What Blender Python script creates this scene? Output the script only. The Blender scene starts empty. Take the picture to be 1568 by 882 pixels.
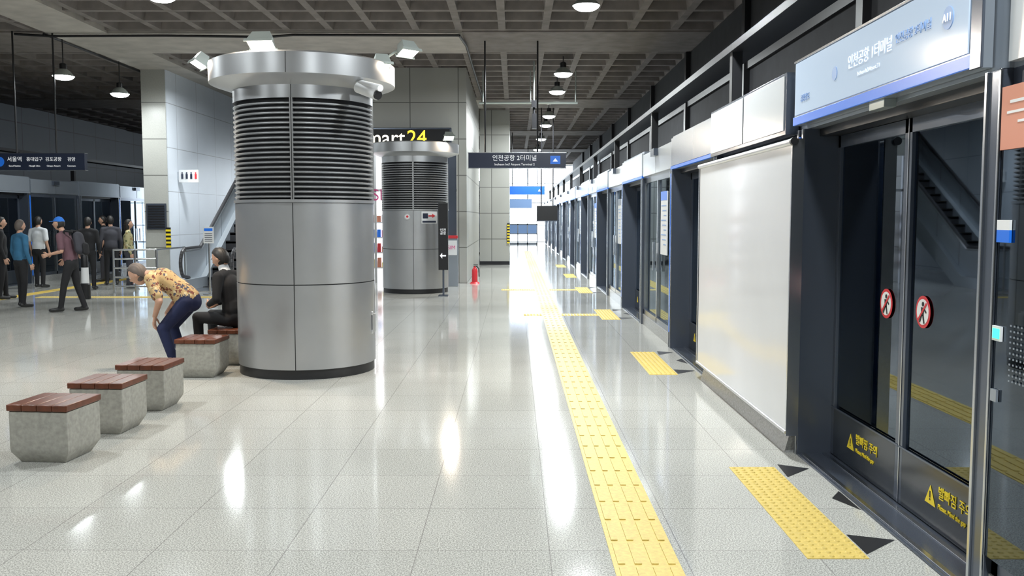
import bpy, bmesh, math, random
import numpy as np
from mathutils import Vector, Matrix
random.seed(4)
S=bpy.context.scene
S.view_settings.view_transform='Standard'
PI=math.pi
# ------------------------------------------------------------ materials
MATS={}
def mat(name,col=(.5,.5,.5),rough=.5,metal=0.,emit=None,es=0.,noise=0.,nscale=20.,bump=0.,spec=.5,alpha=1.):
    if name in MATS: return MATS[name]
    m=bpy.data.materials.new(name); m.use_nodes=True
    nt=m.node_tree; b=nt.nodes['Principled BSDF']
    b.inputs['Base Color'].default_value=(*col,1); b.inputs['Roughness'].default_value=rough
    b.inputs['Metallic'].default_value=metal; b.inputs['Specular IOR Level'].default_value=spec
    if emit: 
        b.inputs['Emission Color'].default_value=(*emit,1); b.inputs['Emission Strength'].default_value=es
    if noise>0 or bump>0:
        tc=nt.nodes.new('ShaderNodeTexCoord'); n=nt.nodes.new('ShaderNodeTexNoise')
        n.inputs['Scale'].default_value=nscale; n.inputs['Detail'].default_value=6
        nt.links.new(tc.outputs['Object'],n.inputs['Vector'])
        if noise>0:
            r=nt.nodes.new('ShaderNodeMapRange'); r.inputs['From Min'].default_value=.3; r.inputs['From Max'].default_value=.7
            r.inputs['To Min'].default_value=1-noise; r.inputs['To Max'].default_value=1+noise
            nt.links.new(n.outputs['Fac'],r.inputs['Value'])
            v=nt.nodes.new('ShaderNodeVectorMath'); v.operation='SCALE'; v.inputs[0].default_value=col
            nt.links.new(r.outputs[0],v.inputs['Scale']); nt.links.new(v.outputs[0],b.inputs['Base Color'])
        if bump>0:
            bp=nt.nodes.new('ShaderNodeBump'); bp.inputs['Strength'].default_value=bump; bp.inputs['Distance'].default_value=.01
            nt.links.new(n.outputs['Fac'],bp.inputs['Height']); nt.links.new(bp.outputs[0],b.inputs['Normal'])
    MATS[name]=m; return m
def glass(name,tint,ior=1.45,rough=.02,base=.04):
    m=bpy.data.materials.new(name); m.use_nodes=True; nt=m.node_tree; nt.nodes.clear()
    o=nt.nodes.new('ShaderNodeOutputMaterial'); mx=nt.nodes.new('ShaderNodeMixShader')
    t=nt.nodes.new('ShaderNodeBsdfTransparent'); t.inputs[0].default_value=(*tint,1)
    g=nt.nodes.new('ShaderNodeBsdfGlossy'); g.inputs['Roughness'].default_value=rough; g.inputs[0].default_value=(.74,.86,1,1)
    f=nt.nodes.new('ShaderNodeFresnel'); f.inputs[0].default_value=ior
    nt.links.new(f.outputs[0],mx.inputs[0]); nt.links.new(t.outputs[0],mx.inputs[1]); nt.links.new(g.outputs[0],mx.inputs[2])
    nt.links.new(mx.outputs[0],o.inputs[0]); MATS[name]=m; return m
def tilemat(name,c1,c2,joint,w,h,ox,oy,rough,speck,vert=False,mort=.004,sc=160,spec=.5,lo=.42,hi=.58):
    m=bpy.data.materials.new(name); m.use_nodes=True; nt=m.node_tree; b=nt.nodes['Principled BSDF']
    tc=nt.nodes.new('ShaderNodeTexCoord'); mp=nt.nodes.new('ShaderNodeMapping')
    mp.inputs['Location'].default_value=(-ox,-oy,0)
    src=tc.outputs['Object']
    if vert:
        sp=nt.nodes.new('ShaderNodeSeparateXYZ'); ad=nt.nodes.new('ShaderNodeMath'); cb=nt.nodes.new('ShaderNodeCombineXYZ')
        nt.links.new(src,sp.inputs[0]); nt.links.new(sp.outputs[0],ad.inputs[0]); nt.links.new(sp.outputs[1],ad.inputs[1])
        nt.links.new(ad.outputs[0],cb.inputs[0]); nt.links.new(sp.outputs[2],cb.inputs[1]); src2=cb.outputs[0]
    else: src2=src
    nt.links.new(src2,mp.inputs[0])
    br=nt.nodes.new('ShaderNodeTexBrick'); br.offset=0; br.squash=1
    br.inputs['Scale'].default_value=1; br.inputs['Brick Width'].default_value=w; br.inputs['Row Height'].default_value=h
    br.inputs['Mortar Size'].default_value=mort; br.inputs['Mortar Smooth'].default_value=.1
    br.inputs['Color1'].default_value=(*c1,1); br.inputs['Color2'].default_value=(*c2,1); br.inputs['Mortar'].default_value=(*joint,1)
    nt.links.new(mp.outputs[0],br.inputs['Vector'])
    n=nt.nodes.new('ShaderNodeTexNoise'); n.inputs['Scale'].default_value=sc; n.inputs['Detail'].default_value=2
    nt.links.new(src,n.inputs['Vector'])
    r=nt.nodes.new('ShaderNodeMapRange'); r.inputs['From Min'].default_value=lo; r.inputs['From Max'].default_value=hi
    r.inputs['To Min'].default_value=1-speck; r.inputs['To Max'].default_value=1+speck*.6
    nt.links.new(n.outputs['Fac'],r.inputs['Value'])
    n2=nt.nodes.new('ShaderNodeTexNoise'); n2.inputs['Scale'].default_value=.7; n2.inputs['Detail'].default_value=3
    nt.links.new(src,n2.inputs['Vector'])
    r2=nt.nodes.new('ShaderNodeMapRange'); r2.inputs['From Min'].default_value=.3; r2.inputs['From Max'].default_value=.7; r2.inputs['To Min'].default_value=.94; r2.inputs['To Max'].default_value=1.06
    nt.links.new(n2.outputs['Fac'],r2.inputs['Value'])
    mu=nt.nodes.new('ShaderNodeMath'); mu.operation='MULTIPLY'; nt.links.new(r.outputs[0],mu.inputs[0]); nt.links.new(r2.outputs[0],mu.inputs[1])
    v=nt.nodes.new('ShaderNodeVectorMath'); v.operation='SCALE'
    nt.links.new(br.outputs['Color'],v.inputs[0]); nt.links.new(mu.outputs[0],v.inputs['Scale']); nt.links.new(v.outputs[0],b.inputs['Base Color'])
    b.inputs['Roughness'].default_value=rough; b.inputs['Specular IOR Level'].default_value=spec
    MATS[name]=m; return m
FLOOR=tilemat('terrazzo_tile',(.52,.515,.475),(.49,.488,.45),(.33,.32,.30),.655,.66,.174,5.09,.085,.36,mort=.003,sc=130,spec=.45)
STONE=tilemat('stone_cladding',(.42,.42,.39),(.39,.39,.36),(.14,.14,.13),1.2,.9,.0,.0,.35,.1,vert=True,mort=.012)
WHITEP=tilemat('white_panel_cladding',(.72,.77,.84),(.70,.75,.82),(.4,.42,.46),1.5,1.1,0,.1,.3,.03,vert=True,mort=.01)
CONC=mat('ceiling_concrete',(.225,.200,.188),.9,noise=.2,nscale=3)
CONCB=mat('ceiling_band_concrete',(.47,.44,.40),.85,noise=.15,nscale=2.5)
DCONC=mat('dark_concrete',(.02,.021,.024),.85,noise=.2,nscale=4)
STOOLC=mat('stool_concrete',(.36,.35,.31),.9,noise=.16,nscale=30,bump=.15)
WOOD=mat('stool_wood',(.13,.038,.017),.3,noise=.35,nscale=14)
ALU=mat('brushed_aluminium',(.50,.51,.525),.34,.75,noise=.04,nscale=3)
ALUB=mat('bright_aluminium',(.7,.71,.73),.28,.9)
DK=mat('louvre_gap_black',(.012,.012,.014),.6)
PLINTH=mat('plinth_black',(.02,.02,.022),.35)
STEEL=mat('stainless_steel',(.6,.62,.65),.22,1.)
SLATE=mat('slate_post',(.12,.14,.18),.22,.6)
SLATE2=mat('grey_header_metal',(.36,.40,.45),.25,.5)
HWHITE=mat('header_white_panel',(.62,.65,.68),.2,.1)
BLACK=mat('black_paint',(.010,.010,.012),.4)
DOORK=mat('door_kick_black',(.03,.036,.045),.18)
YEL=mat('tactile_yellow',(.66,.49,.12),.5,noise=.12,nscale=40)
YEL2=mat('warning_yellow',(.85,.65,.02),.5)
YELD=mat('barrier_yellow',(.75,.57,.06),.5)
NAVY=mat('sign_navy',(.022,.03,.06),.3)
WTXT=mat('sign_white_text',(.85,.87,.9),.5,emit=(1,1,1),es=.35)
SGTXT=mat('soft_sign_text',(.75,.82,.92),.4,emit=(.7,.82,1),es=.3)
BLUE=mat('sign_blue',(.01,.12,.55),.3,emit=(.03,.22,.9),es=.25)
LITSIGN=mat('lit_sign_face',(.45,.54,.66),.12,emit=(.62,.78,1),es=.26)
BTXT=mat('pale_blue_text',(.25,.4,.7),.4)
RED=mat('sign_red',(.65,.03,.04),.4)
PINK=mat('poster_pink',(.75,.1,.3),.5)
ORANGE=mat('poster_orange',(.65,.25,.16),.5)
WHITE=mat('white_paper',(.8,.81,.82),.5)
BANNER=mat('white_film_banner',(.70,.71,.735),.12,noise=.03,nscale=1.2,spec=.7)
GREEN=mat('exit_green',(.0,.5,.2),.4,emit=(.05,1,.45),es=2.)
LAMPE=mat('lamp_glow',(1,1,1),.5,emit=(.93,1,.98),es=26)
LAMPW=mat('flood_glow',(1,1,1),.5,emit=(1,.97,.92),es=14)
DAY=mat('daylight_glazing',(1,1,1),.5,emit=(.82,.92,1),es=9)
SHOP=mat('shop_light_panel',(.9,.9,.92),.4,emit=(.93,.96,1),es=1.7)
SIGNY=mat('neon_yellow',(1,.7,.05),.4,emit=(1,.62,.03),es=2.2)
SIGNW=mat('neon_white',(1,1,1),.4,emit=(1,.92,.7),es=2.2)
CURB=mat('granite_curb',(.34,.34,.33),.2,noise=.25,nscale=70)
GLD=glass('platform_glass',(.60,.66,.74),2.0)
BALU=mat('balustrade_light_panel',(.60,.65,.70),.2,.3)  # white glass reflections put into the panel colour; also clads the truss
REFL=mat('lamp_reflector',(.45,.5,.48),.3,.5)
TRK=tilemat('track_wall',(.10,.115,.14),(.09,.105,.13),(.03,.03,.035),1.8,1.2,0,0,.5,.1,vert=True,mort=.02)
TRKB=mat('track_wall_reflection_band',(.04,.15,.36),.4)  # blue painted on the track wall in place of reflections in the glass
RUBBER=mat('handrail_rubber',(.06,.06,.065),.35)
STEP=mat('escalator_step',(.06,.06,.065),.45,.5)

# ------------------------------------------------------------ mesh builder
class B:
    def __init__(s,name): s.name=name; s.v=[]; s.f=[]; s.m=[]; s.mats=[]
    def mi(s,m):
        if m not in s.mats: s.mats.append(m)
        return s.mats.index(m)
    def raw(s,vs,fs,m):
        o=len(s.v); s.v+= [tuple(v) for v in vs]; k=s.mi(m)
        for f in fs: s.f.append([i+o for i in f]); s.m.append(k)
    def box(s,x0,x1,y0,y1,z0,z1,m,taper=0):
        t=taper
        vs=[(x0+t,y0+t,z0),(x1-t,y0+t,z0),(x1-t,y1-t,z0),(x0+t,y1-t,z0),(x0,y0,z1),(x1,y0,z1),(x1,y1,z1),(x0,y1,z1)]
        s.raw(vs,[(0,3,2,1),(4,5,6,7),(0,1,5,4),(1,2,6,5),(2,3,7,6),(3,0,4,7)],m)
    def prism(s,pts,off,m):
        n=len(pts); a=[Vector(p) for p in pts]; o=Vector(off); vs=a+[p+o for p in a]
        s.raw(vs,[tuple(range(n)),tuple(reversed(range(n,2*n)))]+[(i,i+n,(i+1)%n+n,(i+1)%n) for i in range(n)],m)
    def cyl(s,p0,p1,r,m,n=16,r1=None):
        p0=Vector(p0);p1=Vector(p1); r1=r if r1 is None else r1
        d=(p1-p0).normalized(); u=d.orthogonal().normalized(); w=d.cross(u)
        vs=[]
        for p,rr in ((p0,r),(p1,r1)):
            for i in range(n):
                a=2*PI*i/n; vs.append(p+(u*math.cos(a)+w*math.sin(a))*rr)
        s.raw(vs,[(i,(i+1)%n,(i+1)%n+n,i+n) for i in range(n)]+[tuple(reversed(range(n))),tuple(range(n,2*n))],m)
    def lathe(s,prof,c,m,n=96):
        for k in range(len(prof)-1):
            (r0,z0),(r1,z1)=prof[k][:2],prof[k+1][:2]; mm=prof[k][2] if len(prof[k])>2 else m
            vs=[]
            for r,z in ((r0,z0),(r1,z1)):
                for i in range(n):
                    a=2*PI*i/n; vs.append((c[0]+r*math.cos(a),c[1]+r*math.sin(a),c[2]+z))
            s.raw(vs,[(i,(i+1)%n,(i+1)%n+n,i+n) for i in range(n)],mm)
    def tube(s,pts,r,m,n=10):
        for a,b in zip(pts[:-1],pts[1:]): s.cyl(a,b,r,m,n)
    def done(s,parent=None,smooth=True,bevel=0,merge=True):
        me=bpy.data.meshes.new(s.name); me.from_pydata(s.v,[],s.f); 
        for m in s.mats: me.materials.append(m)
        me.polygons.foreach_set('material_index',s.m)
        me.update()
        if merge:
            bm=bmesh.new(); bm.from_mesh(me); bmesh.ops.remove_doubles(bm,verts=bm.verts,dist=1e-5)
            bmesh.ops.recalc_face_normals(bm,faces=bm.faces); bm.to_mesh(me); bm.free()
        if smooth:
            me.shade_smooth(); me.set_sharp_from_angle(angle=math.radians(32))
        ob=bpy.data.objects.new(s.name,me); S.collection.objects.link(ob)
        if bevel:
            md=ob.modifiers.new('bevel','BEVEL'); md.width=bevel; md.segments=2; md.limit_method='ANGLE'
        if parent: ob.parent=parent
        return ob
def grp(name):
    e=bpy.data.objects.new(name,None); e.empty_display_size=.1; S.collection.objects.link(e); return e
def text(body,loc,rot,size,m,parent,name='lettering',ax='CENTER',ext=.002):
    c=bpy.data.curves.new(name,'FONT'); c.body=body; c.size=size; c.align_x=ax; c.align_y='CENTER'; c.extrude=ext
    c.materials.append(m); o=bpy.data.objects.new(name,c); S.collection.objects.link(o)
    o.location=loc; o.rotation_euler=rot
    if parent: o.parent=parent
    return o
FRONT=(PI/2,0,0); SIDE=(PI/2,0,-PI/2); RSIDE=(PI/2,0,PI/2)
def area(loc,power,size,col=(1,1,1),aim=None,parent=None,spread=None,shape='DISK'):
    l=bpy.data.lights.new('lamp_light','AREA'); l.shape=shape; l.size=size; l.energy=power; l.color=col
    if spread: l.spread=spread
    o=bpy.data.objects.new('lamp_light',l); S.collection.objects.link(o); o.location=loc
    if aim is not None: o.rotation_euler=(Vector(aim)-Vector(loc)).to_track_quat('-Z','Y').to_euler()
    if parent: o.parent=parent
    return o

# ------------------------------------------------------------ room shell
CZ=5.35
b=B('floor'); b.box(-12.3,2.32,-8,62,-1.2,0,FLOOR); b.done(smooth=False)
b=B('track_bed_floor'); b.box(2.33,6.5,-8,62,-1.5,-1.21,DCONC); b.box(-16.5,-12.31,-8,62,-1.5,-1.21,DCONC)
for x in (3.6,5.05,-13.6,-15.05): b.box(x-.04,x+.04,-8,62,-1.2,-1.05,STEEL)
b.done(smooth=False)
b=B('wall_right'); b.box(6.5,6.7,-8,62,-1.5,6,TRK); b.box(6.47,6.5,-8,62,1.55,1.95,TRKB)
for i in range(24): b.box(6.44,6.5,-6+i*2.9,-5.7+i*2.9,-1.5,5.8,DCONC)
b.done(smooth=False)
b=B('wall_left'); b.box(-16.7,-16.5,-8,62,-1.5,6,TRK); b.done(smooth=False)
b=B('wall_back'); b.box(-16.7,6.7,-8.2,-8,-1.5,6,STONE); b.done(smooth=False)
b=B('wall_far'); b.box(-16.7,-2.7,62,62.2,-1.5,6,STONE); b.box(5.6,6.7,62,62.2,-1.5,6,STONE); b.box(-2.7,5.6,62,62.2,-1.5,0,STONE); b.box(-2.7,5.6,62,62.2,5.2,6,STONE); b.done(smooth=False)
e=grp('window_1')
b=B('glazing'); b.box(-2.7,5.6,62.1,62.14,0,5.2,DAY); b.done(e,False)
b=B('window_frame')
for i in range(8): b.box(-2.7+i*1.18,-2.66+i*1.18,61.98,62.08,0,5.2,SLATE2)
for z in (0,1.1,2.6,3.9,5.12): b.box(-2.7,5.6,61.99,62.07,z,z+.05,SLATE2)
b.done(e,False)

# waffle ceiling
b=B('ceiling')
P=.85; D=.38
b.box(-16.7,6.7,-8,62.2,CZ+D,CZ+D+.2,CONC)
x=-16.4
while x<6.6:
    b.prism([(x-.07,-8,CZ),(x+.07,-8,CZ),(x+.14,-8,CZ+D+.01),(x-.14,-8,CZ+D+.01)],(0,70.1,0),CONC); x+=P
y=-7.9
while y<62:
    b.prism([(-16.6,y-.07,CZ+.002),(-16.6,y+.07,CZ+.002),(-16.6,y+.14,CZ+D+.01),(-16.6,y-.14,CZ+D+.01)],(23.2,0,0),CONC); y+=P
for yc in (-1.2,9.2,19.6,30.0,40.4,50.8):
    b.box(-9.3,-1.05,yc-1.1,yc+1.1,CZ-.05,CZ+D,CONCB)
    b.box(-16.6,-9.3,yc-1.1,yc+1.1,CZ-.03,CZ+D,CONC); b.box(-1.05,6.6,yc-1.1,yc+1.1,CZ-.03,CZ+D,CONC)
b.box(-9.3,-8.1,-8,62,CZ-.045,CZ+D,CONCB)
b.done(smooth=False)
b=B('wall_added_dark_screen'); b.box(3.9,4.1,-8,61.9,2.75,CZ-.04,DCONC)  # dark sheet added to blacken the void above the tracks
for i in range(12): b.box(3.8,3.9,-5.4+5.2*i,-5.2+5.2*i,2.75,CZ-.04,BLACK)
b.box(3.84,3.9,-8,61.9,3.3,3.4,BLACK); b.box(3.84,3.9,-8,61.9,4.1,4.25,BLACK)
b.done(smooth=False)
b=B('ceiling_cable')
b.tube([(-9.9,18.4,5.27),(-9.2,18.46,5.24),(-7,18.46,5.25),(-4.9,18.45,5.22),(-4.4,18.45,5.26),(-1.1,18.46,5.25),(-1.02,19.6,5.26),(-1.0,23,5.25),(-.95,31,5.24)],.025,BLACK,8)
b.tube([(-9.32,18.4,5.27),(-9.32,31,5.27)],.025,BLACK,8); b.done()

# ------------------------------------------------------------ lamps
def pendant(x,y,z,power,col=(.93,.985,1)):
    e=grp('pendant_lamp')
    b=B('lamp_body')
    b.lathe([(.04,.22,BLACK),(.07,.2,BLACK),(.07,.1,REFL),(.13,.06,REFL),(.21,-.04,REFL),(.215,-.05,REFL)],(x,y,z),REFL,32)
    b.lathe([(.205,-.045,LAMPE),(.19,-.08,LAMPE),(.14,-.11,LAMPE),(.07,-.125,LAMPE),(0,-.13,LAMPE)],(x,y,z),LAMPE,32)
    b.cyl((x,y,z+.2),(x,y,CZ),.012,BLACK,8)
    b.done(e)
    area((x,y,z-.15),power,.42,col,(x,y,0),e)
for y in (1.5,8,14.6,21.4,24.4,30.2,33.2,39,45,52): pendant(1.12,y,5.0,250)  # nearest two are out of view, added as fill light
for y in (4,12,): pendant(-9.3,y,4.6,120)
for y in (19.1,21.8,31): pendant(-9.3,y,4.6,65)
for y in (2.5,8,14,): pendant(-5.3,y,5.0,145)  # hidden row above the frame, added to lift the overall light
pendant(-6.9,22.3,5.0,140)
for y in (5,13,23,36):  # added unseen lamps, so the track wall shows through the glass
    e=grp('added_track_fill_lamp'); b=B('strip_body'); b.box(6.25,6.435,y-.6,y+.6,3.6,3.68,REFL); b.box(6.27,6.41,y-.58,y+.58,3.585,3.6,LAMPW); b.done(e,False)
    l=area((6.34,y,3.57),32,1.1,(.8,.9,1),(5.4,y,0),e,shape='RECTANGLE'); l.data.size=.1; l.data.size_y=1.1
def flood(p,aim,power,arm,w=.3,parent=None):
    b=B('flood_light'); p=Vector(p); d=(Vector(aim)-p).normalized(); q=d.to_track_quat('Z','Y').to_matrix()
    def T(l): return p+q@Vector(l)
    def bx(a0,a1,b0,b1,c0,c1,m,f=1.):
        vs=[T((x*(f if z==c0 else 1),y*(f if z==c0 else 1),z)) for z in (c0,c1) for x,y in ((a0,b0),(a1,b0),(a1,b1),(a0,b1))]
        b.raw(vs,[(0,3,2,1),(4,5,6,7),(0,1,5,4),(1,2,6,5),(2,3,7,6),(3,0,4,7)],m)
    bx(-w/2,w/2,-.07,.07,-.12,0,REFL,.7); bx(-w/2+.012,w/2-.012,-.06,.06,.0,.006,LAMPW)
    bx(-w/2-.015,w/2+.015,-.08,-.07,-.01,.02,REFL); bx(-w/2-.015,w/2+.015,.07,.08,-.01,.02,REFL)
    b.tube([p-d*.1,Vector(arm)],.014,REFL,8)
    b.done(parent); l=area(p+d*.02,power,.2,(1,.84,.66),aim,parent)

# ------------------------------------------------------------ air diffuser columns
def column(cx,cy,detail=True):
    e=grp('round_louvred_column'); R=.73
    pr=[(0,0,PLINTH),(R-.012,0,PLINTH),(R-.012,.1,PLINTH),(R,.1,ALU),(R,.962,ALU),(R-.006,.964,DK),(R-.006,.972,DK),(R,.974,ALU),(R,1.795,ALU),(R-.01,1.8,ALUB),(R+.012,1.8,ALU),(R+.012,1.83,ALU),(R-.04,1.835,DK)]
    n=20; h=.98/n
    for i in range(n):
        z=1.845+i*h
        pr+=[(R-.05,z,DK),(R-.02,z+.002,ALU),(R,z+.010,ALU),(R,z+.020,ALU),(R-.02,z+.027,ALU),(R-.05,z+.029,DK)]
    pr+=[(R-.05,2.84,DK),(R,2.84,ALU),(R,2.97,ALU),(R+.03,2.98,ALU),(.95,3.04,ALU),(.97,3.05,ALU),(.97,3.25,ALU),(.93,3.27,ALU),(0,3.275,ALU)]
    b=B('column_shell'); b.lathe(pr,(cx,cy,0),ALU,128); b.done(e)
    b=B('panel_seams')
    for k in range(4):
        a=-PI/2+.05+k*PI/2; u=Vector((math.cos(a),math.sin(a),0)); t=Vector((-u.y,u.x,0))
        for (w,r0,r1,z0,z1,m) in ((.004,R-.01,R+.0015,.1,1.8,DK),(.016,R-.06,R+.006,1.83,2.84,ALUB),(.004,R-.02,R+.0075,1.83,2.84,DK),(.003,R,R+.0015,2.84,2.97,DK),(.003,.96,.9715,3.05,3.25,DK)):
            c=Vector((cx,cy,0)); vs=[c+u*rr+t*ww+Vector((0,0,z)) for z in (z0,z1) for rr,ww in ((r0,-w),(r1,-w),(r1,w),(r0,w))]
            b.raw(vs,[(0,3,2,1),(4,5,6,7),(0,1,5,4),(1,2,6,5),(2,3,7,6),(3,0,4,7)],m)
    b.done(e,False); return e
c1=column(-2.26,9.92)
b=B('access_handle'); b.box(-1.535,-1.50,9.80,9.84,.42,.62,ALUB); b.box(-1.56,-1.53,9.79,9.85,.40,.44,ALUB); b.box(-1.56,-1.53,9.79,9.85,.60,.64,ALUB); b.done(c1,bevel=.004)
flood((-2.5,9.15,3.35),(-2.7,7.3,0),95,(-2.5,9.3,3.27),.26,c1)
flood((-3.38,9.9,3.28),(-5.0,8.8,0),90,(-3.1,9.9,3.27),.22,c1)
flood((-1.14,10.0,3.42),(.0,8.8,0),50,(-1.5,9.95,3.27),.22,c1)
flood((-1.38,9.66,3.22),(-.8,8.3,0),50,(-1.6,9.75,3.27),.18,c1)
b=B('security_camera'); b.cyl((-1.62,9.4,3.1),(-1.5,9.3,2.98),.015,WHITE); b.cyl((-1.58,9.36,2.96),(-1.36,9.16,2.86),.055,WHITE,20); b.cyl((-1.36,9.16,2.86),(-1.345,9.146,2.853),.045,BLACK,20); b.cyl((-1.58,9.38,3.01),(-1.32,9.12,2.92),.035,WHITE,12); b.done(c1)
c2=column(-2.21,20.4)
b=B('column_notices'); b.box(-2.0,-1.67,19.70,19.72,1.52,1.78,WHITE); b.box(-1.98,-1.69,19.69,19.70,1.54,1.58,NAVY); b.box(-1.97,-1.86,19.69,19.70,1.63,1.74,NAVY); b.box(-1.85,-1.77,19.69,19.7,1.67,1.70,RED); b.prism([(-1.77,19.695,1.73),(-1.77,19.695,1.64),(-1.70,19.695,1.685)],(0,.01,0),RED)
b.cyl((-2.3,19.66,1.67),(-2.3,19.71,1.67),.075,ALUB,24); b.cyl((-2.3,19.65,1.67),(-2.3,19.66,1.67),.05,WHITE,24); b.cyl((-2.3,19.645,1.67),(-2.3,19.65,1.67),.025,RED,24)
b.done(c2)
flood((-1.4,19.7,3.35),(-.8,17.5,0),35,(-1.5,19.9,3.27),.22,c2)
c3=column(-2.21,41.2)

# ------------------------------------------------------------ stools
def stool(x,y,rot):
    e=grp('concrete_stool'); w=.205
    b=B('stool_block')
    pr=[(w-.05,0),(w-.045,.004),(w-.004,.075),(w,.10),(w,.355)]
    vs=[];
    for r,z in pr:
        for sx,sy in ((-1,-1),(1,-1),(1,1),(-1,1)): vs.append((sx*r,sy*r,z))
    fs=[(3,2,1,0)]
    for k in range(len(pr)-1):
        for i in range(4): j=(i+1)%4; fs.append((k*4+i,k*4+j,k*4+4+j,k*4+4+i))
    k=(len(pr)-1)*4; fs.append((k,k+1,k+2,k+3)); b.raw(vs,fs,STOOLC); o=b.done(e,bevel=.006)
    b=B('wood_seat')
    for i in range(4):
        x0=-.215+i*.1075; b.box(x0,x0+.1055,-.215,.215,.358,.402,WOOD)
    b.done(e,bevel=.006)
    e.location=(x,y,0); e.rotation_euler=(0,0,rot)
stool(-3.17,6.22,-.09); stool(-3.16,7.03,-.05); stool(-3.17,7.88,-.04); stool(-3.27,9.5,-.04); stool(-3.20,10.3,0)

# ------------------------------------------------------------ platform screen doors
PX=1.97
def psd_bay(yc,side=1,i=0,X=PX):
    s=side; e=grp('platform_screen_door')
    def fx(a): return X+s*a
    b=B('door_frame')
    def bx(a0,a1,y0,y1,z0,z1,m): 
        x0,x1=sorted((fx(a0),fx(a1))); b.box(x0,x1,y0,y1,z0,z1,m)
    lo,hi=yc-1.2,yc+1.2
    for y0,y1,yy in ((lo-.13,lo,lo-.004),(hi,hi+.13,hi)):
        bx(0,.30,y0,y1,0,2.25,SLATE)
    bx(-.012,.0,lo-.022,lo-.002,0,2.25,STEEL); bx(-.012,0,hi+.004,hi+.03,0,2.25,STEEL)
    bx(-.012,.0,lo-.13,lo-.115,0,2.25,STEEL); bx(-.012,0,hi+.105,hi+.13,0,2.25,STEEL)
    bx(-.010,.0,hi+.075,hi+.10,.2,2.2,BLUE)  # blue reflection on the post, put in as a glowing strip
    bx(.0,.32,lo,hi,0.0,.012,SLATE); bx(.02,.05,lo,hi,.012,.018,STEEL); bx(.17,.2,lo,hi,.012,.018,STEEL)
    for y0,y1 in ((lo,yc+.085),(yc+.09,hi)):
        bx(.23,.28,y0,y0+.045,.02,2.2,SLATE); bx(.23,.28,y1-.045,y1,.02,2.2,SLATE)
        bx(.23,.28,y0,y1,2.12,2.2,SLATE); bx(.23,.28,y0+.045,y1-.045,.02,.34,DOORK)
        bx(.225,.23,y0,y1,.34,.352,SLATE)
    bx(.226,.23,yc+.075,yc+.085,.02,2.2,STEEL)
    bx(.10,.28,lo,hi,2.2,2.25,BLACK)
    bx(.02,.30,lo-.13,hi+.13,2.25,2.66,SLATE2)
    bx(.04,.30,hi+.13,hi+2.67,2.25,2.62,SLATE2)
    if i!=0 or s<0:
        HW=HWHITE if s>0 else SLATE2
        bx(-.01,.02,lo-.08,hi+.08,2.29,2.63,SLATE2 if i%2 else HW); bx(-.012,.02,lo-.1,hi+.1,2.25,2.285,BLUE if s>0 else SLATE2)
        bx(.0,.04,hi+.16,hi+1.38,2.27,2.6,HW); bx(.0,.04,hi+1.41,hi+2.64,2.27,2.6,HW)
        bx(-.06,.0,hi+1.2,hi+1.5,2.5,2.6,SLATE)
    f0,f1=hi+.13,hi+2.67
    bx(.02,.10,f0,f1,0,.16,CURB); bx(.04,.1,f0,f1,2.17,2.25,SLATE)
    for yy in (f0,f0+1.24,f1-.05): bx(.03,.10,yy,yy+.05,.16,2.17,STEEL if i%2 and i>0 else SLATE2)
    bx(.03,.1,f0,f1,.16,.24,SLATE)
    if i!=0:
        if i>0: bx(.0,.03,f0+1.1,f0+1.13,.9,1.3,STEEL); bx(.0,.03,f0+1.44,f0+1.47,.9,1.3,STEEL)
        if s>0 and i>0:
            bx(.03,.045,f0+.45,f0+.95,1.15,2.0,WHITE); bx(.028,.03,f0+.45,f0+.95,1.88,2.0,BLUE if i%2 else NAVY)
            for k in range(9): bx(.028,.03,f0+.5,f0+.9-.1*(k%3),1.8-.065*k,1.815-.065*k,BTXT)
    bx(.14,.24,lo-.06,lo+.04,2.66,3.25,BLACK); bx(.12,.42,lo-.1,lo+5.1,3.25,3.32,BLACK)
    if i==0:
        bx(-.07,.02,f0+.08,f1,2.23,2.66,SLATE); bx(-.077,-.07,f0+.12,f0+1.25,2.26,2.64,HWHITE); bx(-.077,-.07,f0+1.29,f1-.03,2.26,2.64,HWHITE)
        bx(-.045,.02,yc-.24,yc-.04,2.225,2.27,REFL)
    b.done(e,False,bevel=.003 if i==0 else 0)
    g=B('door_glass')
    def gx(a0,a1,y0,y1,z0,z1,m): x0,x1=sorted((fx(a0),fx(a1))); g.box(x0,x1,y0,y1,z0,z1,m)
    for y0,y1 in ((lo+.045,yc+.04),(yc+.135,hi-.045)): gx(.25,.252,y0,y1,.34,2.12,GLD)
    a=.0 if i==-1 else .06
    gx(a,a+.002,f0+.0,f1-.0,.24,2.17,GLD)
    g.done(e,False)
    return e
bays={}
for i in range(-1,11):
    bays[i]=psd_bay(5.07+5.2*i,1,i)
for i in range(-1,11): psd_bay(6.0+5.2*i,-1,i+20,-12.1)
e0=bays[0]
def sticker(b,y,z,w,X=2.198):
    b.prism([(X,y+w/2,z-w*.42),(X,y-w/2,z-w*.42),(X,y,z+w*.42)],(-.002,0,0),YEL2)
    b.box(X-.0035,X-.002,y-.006,y+.006,z-.015,z+.02,BLACK); b.box(X-.0035,X-.002,y-.006,y+.006,z-.03,z-.02,BLACK)
b=B('gap_warning_sticker')
for i in (0,1,2,3):
    for y in (5.07+5.2*i+.82,5.07+5.2*i-.33): sticker(b,y,.19,.12)
b.done(e0,False)
for y in (5.77,4.62):
    text('발빠짐 주의',(2.197,y+.03,.225),SIDE,.072,YEL2,e0,'warning_text',ax='LEFT'); text('Please, Mind the gap',(2.197,y+.03,.155),SIDE,.036,YEL2,e0,'warning_text_small',ax='LEFT')
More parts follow.
